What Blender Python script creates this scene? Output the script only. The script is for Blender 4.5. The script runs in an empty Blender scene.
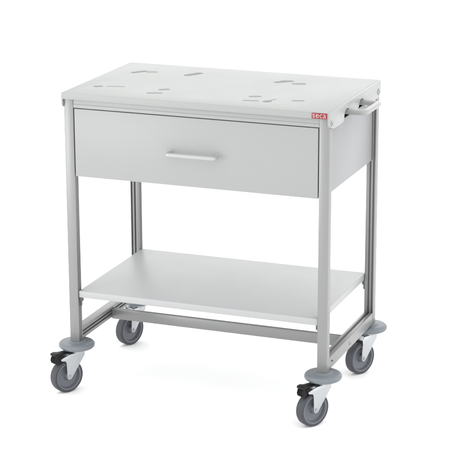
import bpy, bmesh, math, random
from mathutils import Vector, Matrix

sc = bpy.context.scene
COL = sc.collection
PI = math.pi
Z0 = 0.7452            # height of the table top above the floor (m)

# ------------------------------------------------------------------ materials
def mat(name, color, rough=0.45, metal=0.0, bump=0.0, bscale=900.0, var=0.0, vscale=14.0,
        spec=0.5, rvar=0.0, coat=0.0, stretch=None):
    m = bpy.data.materials.new(name); m.use_nodes = True
    nt = m.node_tree; N = nt.nodes; L = nt.links
    b = N['Principled BSDF']
    b.inputs['Roughness'].default_value = rough
    b.inputs['Metallic'].default_value = metal
    b.inputs['Specular IOR Level'].default_value = spec
    b.inputs['Coat Weight'].default_value = coat
    tc = N.new('ShaderNodeTexCoord')
    src = tc.outputs['Object']
    if stretch:
        mp = N.new('ShaderNodeMapping'); mp.inputs['Scale'].default_value = stretch
        L.new(src, mp.inputs['Vector']); src = mp.outputs['Vector']
    n1 = N.new('ShaderNodeTexNoise'); n1.inputs['Scale'].default_value = vscale
    n1.inputs['Detail'].default_value = 5; L.new(src, n1.inputs['Vector'])
    mx = N.new('ShaderNodeMix'); mx.data_type = 'RGBA'
    lo = [max(0, c*(1-var)) for c in color]; hi = [min(1, c*(1+var)) for c in color]
    mx.inputs[6].default_value = (*lo, 1); mx.inputs[7].default_value = (*hi, 1)
    L.new(n1.outputs['Fac'], mx.inputs[0]); L.new(mx.outputs[2], b.inputs['Base Color'])
    if rvar:
        mr = N.new('ShaderNodeMapRange')
        mr.inputs['To Min'].default_value = rough-rvar; mr.inputs['To Max'].default_value = rough+rvar
        L.new(n1.outputs['Fac'], mr.inputs['Value']); L.new(mr.outputs['Result'], b.inputs['Roughness'])
    if bump:
        n2 = N.new('ShaderNodeTexNoise'); n2.inputs['Scale'].default_value = bscale
        n2.inputs['Detail'].default_value = 3; L.new(src, n2.inputs['Vector'])
        bp = N.new('ShaderNodeBump'); bp.inputs['Strength'].default_value = bump
        bp.inputs['Distance'].default_value = 0.0004
        L.new(n2.outputs['Fac'], bp.inputs['Height']); L.new(bp.outputs['Normal'], b.inputs['Normal'])
    return m

M = dict(
    top   = mat('light_grey_laminate', (0.312, 0.32, 0.314), 0.46, bump=0.10, bscale=1500, var=0.010, rvar=0.04),
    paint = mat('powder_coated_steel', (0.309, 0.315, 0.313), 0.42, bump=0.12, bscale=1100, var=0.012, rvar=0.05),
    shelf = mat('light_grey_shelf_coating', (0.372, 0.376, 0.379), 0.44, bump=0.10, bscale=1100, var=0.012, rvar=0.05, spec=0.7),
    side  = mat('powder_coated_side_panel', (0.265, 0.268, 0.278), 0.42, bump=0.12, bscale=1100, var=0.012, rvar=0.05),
    alu   = mat('anodised_aluminium', (0.250, 0.253, 0.251), 0.38, metal=0.35, bump=0.05, bscale=500, var=0.03, vscale=60, stretch=(6, 6, 0.25)),
    plast = mat('light_grey_plastic', (0.325, 0.33, 0.33), 0.40, bump=0.06, bscale=1300, var=0.012),
    grip  = mat('pale_grey_plastic', (0.3, 0.303, 0.298), 0.34, bump=0.05, bscale=1300, var=0.012),
    pull  = mat('satin_handle_coating', (0.40, 0.405, 0.40), 0.25, metal=0.2, bump=0.04, bscale=900, var=0.02),
    bump  = mat('grey_bumper_plastic', (0.15, 0.17, 0.186), 0.42, bump=0.08, bscale=900, var=0.03),
    tyre  = mat('grey_rubber', (0.04, 0.044, 0.053), 0.55, bump=0.15, bscale=700, var=0.06),
    rim   = mat('grey_wheel_plastic', (0.12, 0.127, 0.147), 0.40, bump=0.06, bscale=700, var=0.04),
    zinc  = mat('zinc_plated_steel', (0.46, 0.475, 0.49), 0.3, metal=0.80, bump=0.04, bscale=400, var=0.05, vscale=50),
    black = mat('black_plastic', (0.006, 0.006, 0.007), 0.5, bump=0.08, bscale=900, var=0.05, spec=0.25),
    bolt  = mat('steel_bolt', (0.36, 0.37, 0.37), 0.35, metal=0.8, var=0.05, vscale=80),
    dark  = mat('dark_grey_bracket', (0.1, 0.105, 0.105), 0.5, var=0.04),
    red   = mat('red_plate', (0.225, 0.005, 0.015), 0.35, var=0.03, vscale=60),
    white = mat('white_lettering', (0.47, 0.36, 0.355), 0.45, var=0.02),
    floor = mat('white_studio_floor', (0.982, 0.982, 0.982), 0.9, var=0.004, vscale=3, spec=0.0),
)

# ------------------------------------------------------------------ mesh helpers
def obj(name, bm, m, parent=None, smooth=40, label=None):
    bmesh.ops.recalc_face_normals(bm, faces=bm.faces[:])
    me = bpy.data.meshes.new(name); bm.to_mesh(me); bm.free()
    me.materials.append(m)
    if smooth:
        for p in me.polygons: p.use_smooth = True
        me.set_sharp_from_angle(angle=math.radians(smooth))
    o = bpy.data.objects.new(name, me); COL.objects.link(o)
    if parent is not None: o.parent = parent
    if label: o['label'] = label
    return o

def merge(bm, other):
    me = bpy.data.meshes.new('tmp'); other.to_mesh(me); other.free()
    bm.from_mesh(me); bpy.data.meshes.remove(me)

def box(bm, a, b, bev=0.001, seg=2, mx=None):
    t = bmesh.new()
    bmesh.ops.create_cube(t, size=1)
    c = (Vector(a)+Vector(b))/2; d = Vector(b)-Vector(a)
    for v in t.verts: v.co = Vector((v.co.x*d.x+c.x, v.co.y*d.y+c.y, v.co.z*d.z+c.z))
    if bev: bmesh.ops.bevel(t, geom=t.edges[:], offset=bev, segments=seg, profile=0.5, affect='EDGES')
    if mx is not None: bmesh.ops.transform(t, matrix=mx, verts=t.verts[:])
    merge(bm, t)

def prism(bm, pts, frame, h0, h1, bev=0.0, seg=2):
    """polygon pts (u,v) extruded from h0 to h1; frame(u,v,h) -> xyz"""
    t = bmesh.new()
    lo = [t.verts.new(frame(u, v, h0)) for u, v in pts]
    hi = [t.verts.new(frame(u, v, h1)) for u, v in pts]
    n = len(pts)
    t.faces.new(lo); t.faces.new(hi)
    for i in range(n): t.faces.new((lo[i], lo[(i+1) % n], hi[(i+1) % n], hi[i]))
    bmesh.ops.recalc_face_normals(t, faces=t.faces[:])
    if bev:
        es = [e for e in t.edges if len(e.link_faces) == 2 and e.calc_face_angle(0) > 0.6]
        bmesh.ops.bevel(t, geom=es, offset=bev, segments=seg, profile=0.5, affect='EDGES', clamp_overlap=True)
    merge(bm, t)

def lathe(bm, prof, frame, n=64):
    """prof: (r,h) list; frame(x,y,h) -> xyz. Closed when the first/last r is 0 or prof is a loop"""
    rings = []
    for r, h in prof:
        if r < 1e-7: rings.append([bm.verts.new(frame(0, 0, h))])
        else: rings.append([bm.verts.new(frame(r*math.cos(2*PI*k/n), r*math.sin(2*PI*k/n), h)) for k in range(n)])
    for A, B in zip(rings, rings[1:]):
        for k in range(n):
            k2 = (k+1) % n
            q = [A[k % len(A)], A[k2 % len(A)], B[k2 % len(B)], B[k % len(B)]]
            u = []
            for v in q:
                if v not in u: u.append(v)
            if len(u) >= 3: bm.faces.new(u)

def fillet_path(pts, rad, seg=8):
    out = [Vector(pts[0])]
    for i in range(1, len(pts)-1):
        p = Vector(pts[i]); a = Vector(pts[i-1])-p; b = Vector(pts[i+1])-p
        ua, ub = a.normalized(), b.normalized()
        ang = ua.angle(ub); d = rad/math.tan(ang/2)
        p0, p1 = p+ua*d, p+ub*d
        for k in range(seg+1):
            s = k/seg
            out.append((p0*(1-s)**2+p*2*s*(1-s)+p1*s*s))
    out.append(Vector(pts[-1])); return out

def sweep(bm, path, w, h, up=Vector((0, 0, 1)), n=20, power=2.0):
    rings = []
    for i, p in enumerate(path):
        t = (path[min(i+1, len(path)-1)]-path[max(i-1, 0)]).normalized()
        s = t.cross(up).normalized(); u = s.cross(t).normalized()
        R = []
        for k in range(n):
            a = 2*PI*k/n; c, q = math.cos(a), math.sin(a)
            c = math.copysign(abs(c)**(2/power), c); q = math.copysign(abs(q)**(2/power), q)
            R.append(bm.verts.new(p+s*(c*w/2)+u*(q*h/2)))
        rings.append(R)
    for A, B in zip(rings, rings[1:]):
        for k in range(n): bm.faces.new((A[k], A[(k+1) % n], B[(k+1) % n], B[k]))
    bm.faces.new(rings[0]); bm.faces.new(rings[-1])

# ------------------------------------------------------------------ the trolley
cart = bpy.data.objects.new('medical_trolley', None); COL.objects.link(cart)
cart.location = (0.33, 0.2, 0)
cart['label'] = 'light grey metal trolley with one wide drawer, lower shelf and four grey casters'
cart['category'] = 'trolley'

def part(name, bm, m, parent=None, **k):
    """geometry is given in the trolley's layout coordinates (front left corner at x=0, y=0; floor z=0)"""
    p = parent or cart
    bmesh.ops.translate(bm, vec=Vector((-0.33, -0.2, 0)), verts=bm.verts[:])
    return obj(name, bm, m, p, **k)

W, D = 0.660, 0.4024
XL, XR, LW = 0.0014, 0.6587, 0.0238        # legs
YF, YB, LD = 0.0065, 0.3798, 0.0215
def Z(d): return Z0 + d

# ---- table top with milled recesses
bm = bmesh.new()
box(bm, (0, 0, Z(-0.0153)), (0.6559, D, Z(0)), 0.0009, 3)
top = part('tabletop', bm, M['top'])
slots = [  # x0,y0,x1,y1,width
    (0.047, 0.094, 0.053, 0.097, 0.015), (0.072, 0.104, 0.107, 0.112, 0.009),
    (0.062, 0.280, 0.080, 0.303, 0.014), (0.096, 0.298, 0.109, 0.302, 0.014),
    (0.196, 0.066, 0.218, 0.073, 0.014), (0.207, 0.112, 0.218, 0.119, 0.013),
    (0.200, 0.293, 0.218, 0.324, 0.017),
    (0.436, 0.288, 0.449, 0.296, 0.016), (0.446, 0.304, 0.461, 0.309, 0.016), (0.485, 0.283, 0.498, 0.287, 0.019),
    (0.435, 0.111, 0.450, 0.117, 0.013), (0.437, 0.064, 0.460, 0.068, 0.014),
    (0.485, 0.070, 0.489, 0.074, 0.015), (0.489, 0.085, 0.497, 0.100, 0.006),
    (0.545, 0.100, 0.559, 0.104, 0.014)]
cb = bmesh.new()
for i, (x0, y0, x1, y1, w) in enumerate(slots):
    w *= 1.2; dep = (24, 12, 30, 17, 19, 22, 36, 32, 30, 24, 20, 16, 32, 12, 17)[i]*1.05e-4+i*1e-6
    a = Vector((x0, y0)); b = Vector((x1, y1)); d = (b-a).normalized(); nn = Vector((-d.y, d.x))
    P = []
    for k in range(11):
        t = -PI/2+PI*k/10; P.append(b+(d*math.cos(t)+nn*math.sin(t))*w/2)
    for k in range(11):
        t = PI/2+PI*k/10; P.append(a+(d*math.cos(t)+nn*math.sin(t))*w/2)
    c = (a+b)/2
    rings = []
    for zz, k in ((0.004, 1.0), (0.0, 1.0), (-0.4*dep, 0.94), (-dep, 0.76)):
        R = []
        for p in P:
            q = a+d*max(0, min((b-a).length, (p-a).dot(d)))      # nearest point on the spine
            R.append(cb.verts.new((q.x+(p.x-q.x)*k, q.y+(p.y-q.y)*k, Z(zz))))
        rings.append(R)
    for A, B in zip(rings, rings[1:]):
        for k in range(len(A)): cb.faces.new((A[k], A[(k+1) % len(A)], B[(k+1) % len(A)], B[k]))
    cb.faces.new(rings[0]); cb.faces.new(rings[-1])
cut = part('cutter', cb, M['top'], smooth=0)
md = top.modifiers.new('cut', 'BOOLEAN'); md.operation = 'DIFFERENCE'; md.object = cut; md.solver = 'EXACT'; md.use_self = True
bpy.context.view_layer.update(); dg = bpy.context.evaluated_depsgraph_get()
me = bpy.data.meshes.new_from_object(top.evaluated_get(dg))
top.modifiers.clear(); old = top.data; top.data = me; bpy.data.meshes.remove(old); me.name = 'tabletop'
cm = cut.data; bpy.data.objects.remove(cut); bpy.data.meshes.remove(cm)
for p in me.polygons: p.use_smooth = True
me.set_sharp_from_angle(angle=math.radians(40))

# ---- scalloped end plates under the two short edges of the top
def arch(cy, hw, zt, zb, n=12):
    """outline from (cy-hw, zb) over the arch to (cy+hw, zb)"""
    out = []
    r = hw
    out.append((cy-hw-0.006, zb)); out.append((cy-hw-0.0015, zb+0.003))
    for k in range(n+1):
        t = PI-PI*k/n; out.append((cy+hw*math.cos(t), zt-r*0.62+r*0.62*math.sin(t)))
    return out
def plate(x0, x1, name):
    zt = Z(-0.0003)
    A1 = arch(0.130, 0.021, Z(-0.0155), Z(-0.041))
    A2 = arch(0.244, 0.021, Z(-0.0155), Z(-0.0335))
    pts = [(0.0006, zt), (0.0006, Z(-0.028)), (0.005, Z(-0.034)), (0.028, Z(-0.041)), (0.070, Z(-0.0425))]
    pts += A1 + [(0.1535, Z(-0.032)), (0.160, Z(-0.035)), (0.212, Z(-0.035))]
    pts += A2[1:] + [(0.2675, Z(-0.036)), (0.276, Z(-0.0415)), (0.345, Z(-0.0425)), (0.388, Z(-0.040)), (0.3985, Z(-0.034)), (D-0.0006, Z(-0.028)), (D-0.0006, zt)]
    b = bmesh.new()
    prism(b, pts, lambda u, v, h: (h, u, v), x0, x1, 0.0007, 2)
    return part(name, b, M['plast'])
pr = plate(0.6560, 0.6615, 'end_plate')
pl = plate(-0.0025, 0.0010, 'end_plate')
def screw(x, s, y, z, r, parent, name='screw', hexr=0.5, m='bolt'):
    b = bmesh.new(); f = lambda a, c, h: (x+s*h, y+a, z+c)
    lathe(b, [(0, 0.0004), (r*hexr*0.9, 0.0004), (r*hexr, 0.0020), (r*0.85, 0.0024), (r, 0.0014), (r, -0.002)], f, 24)
    return part(name, b, M[m], parent)
for y, r in ((0.0135, 0.0062), (0.3835, 0.0075)):
    screw(0.6615, 1, y, Z(-0.0262), r, pr)
    screw(-0.0025, -1, y, Z(-0.0262), r, pl)

# ---- push handle on the right end
b = bmesh.new()
hz = Z(-0.0240)
sweep(b, fillet_path([(0.645, 0.1385, hz), (0.7015, 0.1385, hz), (0.7015, 0.2500, hz-0.001), (0.645, 0.2500, hz-0.001)], 0.012, 10), 0.0158, 0.0124, power=2.6, n=28)
part('push_handle', b, M['grip'])

# ---- legs: slotted aluminium profiles (slots on the faces that look into the trolley)
def profile(w, d, fx, fy, sw=0.0036, land=0.0036, dep=0.0065, yc=(0.67, 0.33)):
    """outline of a w x d profile with two slots on the +x (fx) and the +y (fy) face"""
    P = [(0, 0), (w, 0)]
    if fx:
        c = d/2
        for s0, s1 in ((c-land/2-sw, c-land/2), (c+land/2, c+land/2+sw)):
            P += [(w, s0), (w-dep, s0), (w-dep, s1), (w, s1)]
    P.append((w, d))
    if fy:
        for c in yc:
            s0, s1 = c*w-sw/2, c*w+sw/2
            P += [(s1, d), (s1, d-dep), (s0, d-dep), (s0, d)]
    P.append((0, d))
    return P
def leg(x0, y0, mirx, miry):
    b = bmesh.new()
    def f(u, v, h):
        return (x0+(LW-u if mirx else u), y0+(LD-v if miry else v), h)
    prism(b, profile(LW, LD, True, True, yc=(0.55, 0.18)), f, Z(-0.6195), Z(-0.0156), 0.0011, 2)
    return part('leg', b, M['alu'])
for x0, mx_ in ((XL, False), (XR-LW, True)):
    leg(x0, YF, mx_, False); leg(x0, YB, mx_, True)

# ---- bottom frame: two side rails and a cross bar
RZ0, RZ1 = Z(-0.6180), Z(-0.5885)
RH = RZ1-RZ0
def side_rail(x0, right):
    b = bmesh.new()
    # u: across (0 outer .. LW inner), v: height
    c = RH/2; sw, land, dep = 0.0042, 0.0040, 0.007
    wd = LW-0.0010
    P = [(0, 0), (wd, 0)]
    for s0, s1 in ((c-land/2-sw, c-land/2), (c+land/2, c+land/2+sw)):
        P += [(wd, s0), (wd-dep, s0), (wd-dep, s1), (wd, s1)]
    P.append((wd, RH))
    if right:
        q = wd*0.56
        P += [(q+0.0035, RH), (q+0.0035, RH-0.006), (q-0.0035, RH-0.006), (q-0.0035, RH)]
    P.append((0, RH))
    f = lambda u, v, h: ((x0-0.0005-u) if right else (x0+0.0005+u), h, RZ0+v)
    prism(b, P, f, YF+LD, YB, 0.0010, 2)
    return part('side_rail', b, M['alu'])
rl = side_rail(XL, False); rr = side_rail(XR, True)
screw(XR-0.0005, 1, 0.046, Z(-0.601), 0.0022, rr, 'bolt', 0.6, 'dark')
screw(XR-0.0005, 1, 0.189, Z(-0.6060), 0.0042, rr, 'bolt', 0.55)
b = bmesh.new()
CH = 0.0262
P = [(0, 0), (0.013, 0), (0.013, CH), (0.0086, CH), (0.0086, CH-0.006), (0.0048, CH-0.006), (0.0048, CH), (0, CH)]
prism(b, P, lambda u, v, h: (h, 0.200+u, RZ0-0.0030+v), XL+LW-0.0004, XR-LW+0.0004, 0.0008, 2)
part('cross_bar', b, M['alu'])

# ---- shelf
b = bmesh.new()
box(b, (XL+LW+0.0006, 0.0102, Z(-0.5065)), (XR-LW-0.0010, 0.3925, Z(-0.4897)), 0.0014, 3)
shelf = part('shelf', b, M['shelf'])
for x, s in ((XL+LW, 1), (XR-LW, -1)):
    for y, f in ((YF+0.013, 1), (YB+0.006, -1)):
        b = bmesh.new()
        xa, xb = sorted((x+s*0.0003, x+s*0.0065))
        box(b, (xa, y-0.006, Z(-0.5180)), (xb, y+0.006, Z(-0.5068)), 0.0010)
        xa, xb = sorted((x+s*0.0003, x+s*0.0035))
        box(b, (xa, y-0.004, Z(-0.530)), (xb, y+0.004, Z(-0.5183)), 0.0010)
        part('shelf_bracket', b, M['dark'], shelf)

# ---- rail over the drawer
b = bmesh.new()
box(b, (XL+LW+0.0003, YF+0.0012, Z(-0.0278)), (XR-LW-0.0003, YF+LD, Z(-0.0156)), 0.0006)
box(b, (XL+LW+0.0003, YF+0.0002, Z(-0.0360)), (XR-LW-0.0003, YF+LD-0.0006, Z(-0.0276)), 0.0010)
part('front_rail', b, M['paint'])

# ---- drawer housing (panels between the legs)
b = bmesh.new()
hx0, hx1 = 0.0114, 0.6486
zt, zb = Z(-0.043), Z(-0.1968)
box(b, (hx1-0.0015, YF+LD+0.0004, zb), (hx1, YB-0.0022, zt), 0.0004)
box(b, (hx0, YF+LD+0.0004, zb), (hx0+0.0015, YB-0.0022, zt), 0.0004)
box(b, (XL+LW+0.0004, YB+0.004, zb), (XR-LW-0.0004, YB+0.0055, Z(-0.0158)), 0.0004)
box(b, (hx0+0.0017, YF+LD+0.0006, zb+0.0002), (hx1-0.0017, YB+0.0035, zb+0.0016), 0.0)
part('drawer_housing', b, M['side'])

# ---- drawer
b = bmesh.new()
dx0, dx1 = XL+LW+0.0024, XR-LW-0.0026
box(b, (dx0, YF+0.0002, Z(-0.2020)), (dx1, YF+0.0165, Z(-0.0379)), 0.0010, 2)
iz0, iz1 = Z(-0.188), Z(-0.060)
bx0, bx1 = XL+LW+0.012, XR-LW-0.012
box(b, (bx0, YF+0.0166, iz0), (bx0+0.0015, 0.355, iz1), 0)
box(b, (bx1-0.0015, YF+0.0166, iz0), (bx1, 0.355, iz1), 0)
box(b, (bx0, 0.3552, iz0), (bx1, 0.3567, iz1), 0)
box(b, (bx0+0.0017, YF+0.0166, iz0), (bx1-0.0017, 0.3550, iz0+0.0015), 0)
drawer = part('drawer', b, M['paint'])
b = bmesh.new()
ph = Z(-0.1232)
sweep(b, fillet_path([(0.2725, YF, ph), (0.2725, -0.0190, ph), (0.3905, -0.0190, ph), (0.3905, YF, ph)], 0.0065, 8), 0.0102, 0.0102, n=24)
for hx in (0.2725, 0.3905):
    lathe(b, [(0, -0.001), (0.0062, -0.001), (0.0062, 0.0008), (0.0056, 0.0012), (0, 0.0012)], lambda a, c, h, hx=hx: (hx+a, YF-h, ph+c), 24)
part('pull_handle', b, M['pull'], drawer)

# ---- red maker's plate with its lettering on the front edge of the top
b = bmesh.new()
box(b, (0.6190, -0.0009, Z(-0.0142)), (0.6550, 0.0004, Z(-0.0012)), 0.0003)
npl = part('name_plate', b, M['red'], top)
cu = bpy.data.curves.new('lettering', 'FONT'); cu.body = 'seca'; cu.size = 0.0148
cu.align_x = 'CENTER'; cu.align_y = 'CENTER'; cu.extrude = 0.0002; cu.offset = 0.0; cu.space_character = 1.05
tmp = bpy.data.objects.new('lettering', cu); COL.objects.link(tmp)
bpy.context.view_layer.update()
bpy.context.view_layer.update(); dg = bpy.context.evaluated_depsgraph_get()
me = bpy.data.meshes.new_from_object(tmp.evaluated_get(dg)); bpy.data.objects.remove(tmp); bpy.data.curves.remove(cu)
xs = [v.co.x for v in me.vertices]; ys = [v.co.y for v in me.vertices]
sx = 0.0315/(max(xs)-min(xs)); sy = 0.0086/(max(ys)-min(ys)); mxx = (max(xs)+min(xs))/2; myy = (max(ys)+min(ys))/2
for v in me.vertices:
    x, y, z = v.co
    v.co = (0.637+(x-mxx)*sx-0.33, -0.00105-z-0.2, Z(-0.0077)+(y-myy)*sy)
me.materials.clear(); me.materials.append(M['white']); me.name = 'lettering'
lt = bpy.data.objects.new('lettering', me); COL.objects.link(lt); lt.parent = cart
lt.parent = top

# ---- bumpers and casters
def frame_at(cx, cy): return lambda a, c, h: (cx+a, cy+c, h)
R, HW, OFF = 0.0415, 0.0114, 0.0319
def caster(cx, cy, th, brake):
    # bumper disc
    b = bmesh.new()
    prof = [(0, Z(-0.6190)), (0.0205, Z(-0.6190)), (0.0218, Z(-0.6197)), (0.0224, Z(-0.6212)), (0.0300, Z(-0.6217)), (0.0345, Z(-0.6224))]
    for k in range(0, 13):
        t = PI/2-PI*k/12
        prof.append((0.0365+0.0078*math.cos(t), Z(-0.6300)+0.0076*math.sin(t)))
    prof += [(0.030, Z(-0.6388)), (0.0, Z(-0.6388))]
    lathe(b, prof, frame_at(cx, cy), 72)
    bump_o = part('bumper_disc', b, M['bump'])
    t = Vector((math.cos(th), math.sin(th), 0)); n = Vector((-math.sin(th), math.cos(th), 0))
    base = Vector((cx, cy, 0))
    def loc(u, v, z): return base+t*u+n*v+Vector((0, 0, z))
    # swivel fork
    b = bmesh.new()
    out = [(-0.0115, 0.0985), (-0.0130, 0.0955), (-0.0120, 0.0890)]
    c = (OFF, R); r = 0.0072
    for k in range(11):
        a = math.radians(205)+math.radians(150)*k/10
        out.append((c[0]+r*math.cos(a), c[1]+r*math.sin(a)))
    if brake:
        out += [(0.0395, 0.060), (0.0405, 0.0780), (0.0430, 0.0835), (0.0540, 0.0860), (0.0560, 0.0885), (0.0545, 0.0915), (0.0400, 0.0960), (0.0300, 0.0985)]
    else:
        out += [(0.0385, 0.058), (0.0360, 0.0800), (0.0350, 0.0930), (0.0320, 0.0985)]
    for s in (-1, 1):
        h0, h1 = sorted((s*(HW+0.0016), s*(HW+0.0042)))
        prism(b, out, lambda u, v, h: loc(u, h, v), h0, h1, 0.0006, 2)
    top_o = [(-0.0120, -HW-0.0040), (0.0300, -HW-0.0040), (0.0300, HW+0.0040), (-0.0120, HW+0.0040), (-0.018, 0.008), (-0.018, -0.008)]
    prism(b, top_o, lambda u, v, h: loc(u, v, h), 0.0958, 0.0988, 0.0006)
    lathe(b, [(0, 0.0980), (0.0195, 0.0980), (0.0205, 0.0995), (0.0205, 0.1035), (0.0185, 0.1050), (0.0185, Z(-0.6386)), (0, Z(-0.6386))], lambda a, q, h: loc(a, q, h), 40)
    fk = part('caster', b, M['zinc'])
    # tyre
    wf = lambda a, q, h: loc(OFF+a, h, R+q)
    b = bmesh.new()
    half = [(0.0346, 0.0098), (0.0356, 0.0110), (0.0372, HW), (0.0386, HW), (0.0402, 0.0106), (0.0412, 0.0085), (0.0415, 0.0045)]
    loop = half+[(rr_, -h) for rr_, h in reversed(half)]+[half[0]]
    lathe(b, loop, wf, 96)
    part('tyre', b, M['tyre'], fk)
    # rim: ring lip, dished web, hub
    b = bmesh.new()
    half = [(0, 0.0128), (0.0078, 0.0128), (0.0088, 0.0118), (0.0096, 0.0050), (0.0115, 0.0026), (0.0240, 0.0016), (0.0285, 0.0030), (0.0305, 0.0085), (0.0316, 0.0108), (0.0330, 0.0114), (0.0348, 0.0110), (0.0349, 0.0096)]
    lathe(b, half+[(rr_, -h) for rr_, h in reversed(half)], wf, 80)
    part('wheel_rim', b, M['rim'], fk)
    # axle
    b = bmesh.new()
    e = HW+0.0041
    half = [(0, e+0.0026), (0.0030, e+0.0026), (0.0037, e+0.0018), (0.0037, e-0.001), (0.0030, e-0.0012)]
    lathe(b, half+[(q, -h) for q, h in reversed(half)], wf, 18)
    part('axle_bolt', b, M['bolt'], fk)
    if brake:
        b = bmesh.new()
        # lever leaving under the disc, cross pad and knurled toe piece
        ln = [(0.012, 0.1000), (0.012, 0.1035), (0.050, 0.1035), (0.062, 0.1060), (0.0700, 0.1045), (0.0715, 0.1000), (0.0680, 0.0965), (0.060, 0.0945), (0.050, 0.0992)]
        prism(b, ln, lambda u, v, h: loc(u, h, v), -0.0105, 0.0105, 0.0010, 2)
        body = [(0.0470, 0.0985), (0.0600, 0.1000), (0.0680, 0.0955), (0.0700, 0.0880), (0.0680, 0.0800), (0.0625, 0.0765), (0.0590, 0.0790), (0.0555, 0.0850), (0.0490, 0.0880)]
        prism(b, body, lambda u, v, h: loc(u, h, v), -0.0112, 0.0100, 0.0016, 2)
        for q in (-0.007, -0.0015, 0.004):
            rib = [(0.0640, 0.0985), (0.0705, 0.0950), (0.0725, 0.0875), (0.0700, 0.0800), (0.0640, 0.0800)]
            prism(b, rib, lambda u, v, h: loc(u, h, v), q-0.0014, q+0.0014, 0.0006, 1)
        lathe(b, [(0, 0.0128), (0.0046, 0.0128), (0.0054, 0.0118), (0.0054, -0.0128), (0, -0.0128)], lambda a, q, h: loc(0.0535+a, h, 0.0935+q), 24)
        part('brake_pedal', b, M['black'], fk)
lx, rx = XL+LW/2, XR-LW/2; fy, by = YF+LD/2, YB+LD/2
caster(lx, fy, 4.167, True)
caster(rx, fy, 4.155, True)
caster(rx, by, 4.210, False)
caster(lx, by, 4.320, False)

# ------------------------------------------------------------------ floor
b = bmesh.new()
bmesh.ops.create_grid(b, x_segments=1, y_segments=1, size=40)
fl = obj('floor', b, M['floor'], smooth=0)
fl['kind'] = 'structure'; fl['label'] = 'seamless white studio floor'

# ------------------------------------------------------------------ light: white studio with soft boxes
w = bpy.data.worlds.new('World'); sc.world = w; w.use_nodes = True
bg = w.node_tree.nodes['Background']
bg.inputs['Color'].default_value = (1.0, 1.0, 1.0, 1); bg.inputs['Strength'].default_value = 1.62
def area(name, loc, target, size, power, col=(1, 1, 1), sy=None):
    l = bpy.data.lights.new(name, 'AREA'); l.energy = power; l.color = col
    l.shape = 'RECTANGLE'; l.size = size; l.size_y = sy or size
    o = bpy.data.objects.new(name, l); COL.objects.link(o); o.location = loc
    o.rotation_euler = (Vector(target)-Vector(loc)).to_track_quat('-Z', 'Y').to_euler()
    return o
area('softbox_front', (-1.9, -2.7, 0.62), (0.33, 0.2, 0.25), 1.1, 28)
area('softbox_behind', (-0.6, 4.6, 1.9), (0.33, 0.2, 0.3), 3.4, 18, sy=1.6)
area('softbox_right', (3.6, 0.6, 0.9), (0.33, 0.2, 0.2), 1.6, 16)

# ------------------------------------------------------------------ camera (solved from the photograph)
yaw, pitch, roll = 0.3656306707, -0.2754075488, -0.0033778854
d = Vector((-math.sin(yaw)*math.cos(pitch), math.cos(yaw)*math.cos(pitch), math.sin(pitch)))
r0 = Vector((math.cos(yaw), math.sin(yaw), 0)); u0 = r0.cross(d)
r_ = r0*math.cos(roll)+u0*math.sin(roll); u_ = u0*math.cos(roll)-r0*math.sin(roll)
cam = bpy.data.cameras.new('camera'); co = bpy.data.objects.new('camera', cam); COL.objects.link(co)
mw = Matrix.Identity(4)
for i in range(3):
    mw[i][0], mw[i][1], mw[i][2] = r_[i], u_[i], -d[i]
mw[0][3], mw[1][3], mw[2][3] = 1.90025771, -3.86584592, 0.89831905+Z0
co.matrix_world = mw
cam.sensor_fit = 'HORIZONTAL'; cam.sensor_width = 36
cam.lens = 1860.56459/451*36
cam.shift_x = (225.5-229.13750)/451
cam.shift_y = (220.53037-225.0)/451
cam.clip_start = 0.05; cam.clip_end = 200
sc.camera = co

sc.view_settings.view_transform = 'Standard'
sc.view_settings.look = 'None'
sc.view_settings.exposure = 0
sc.view_settings.gamma = 1
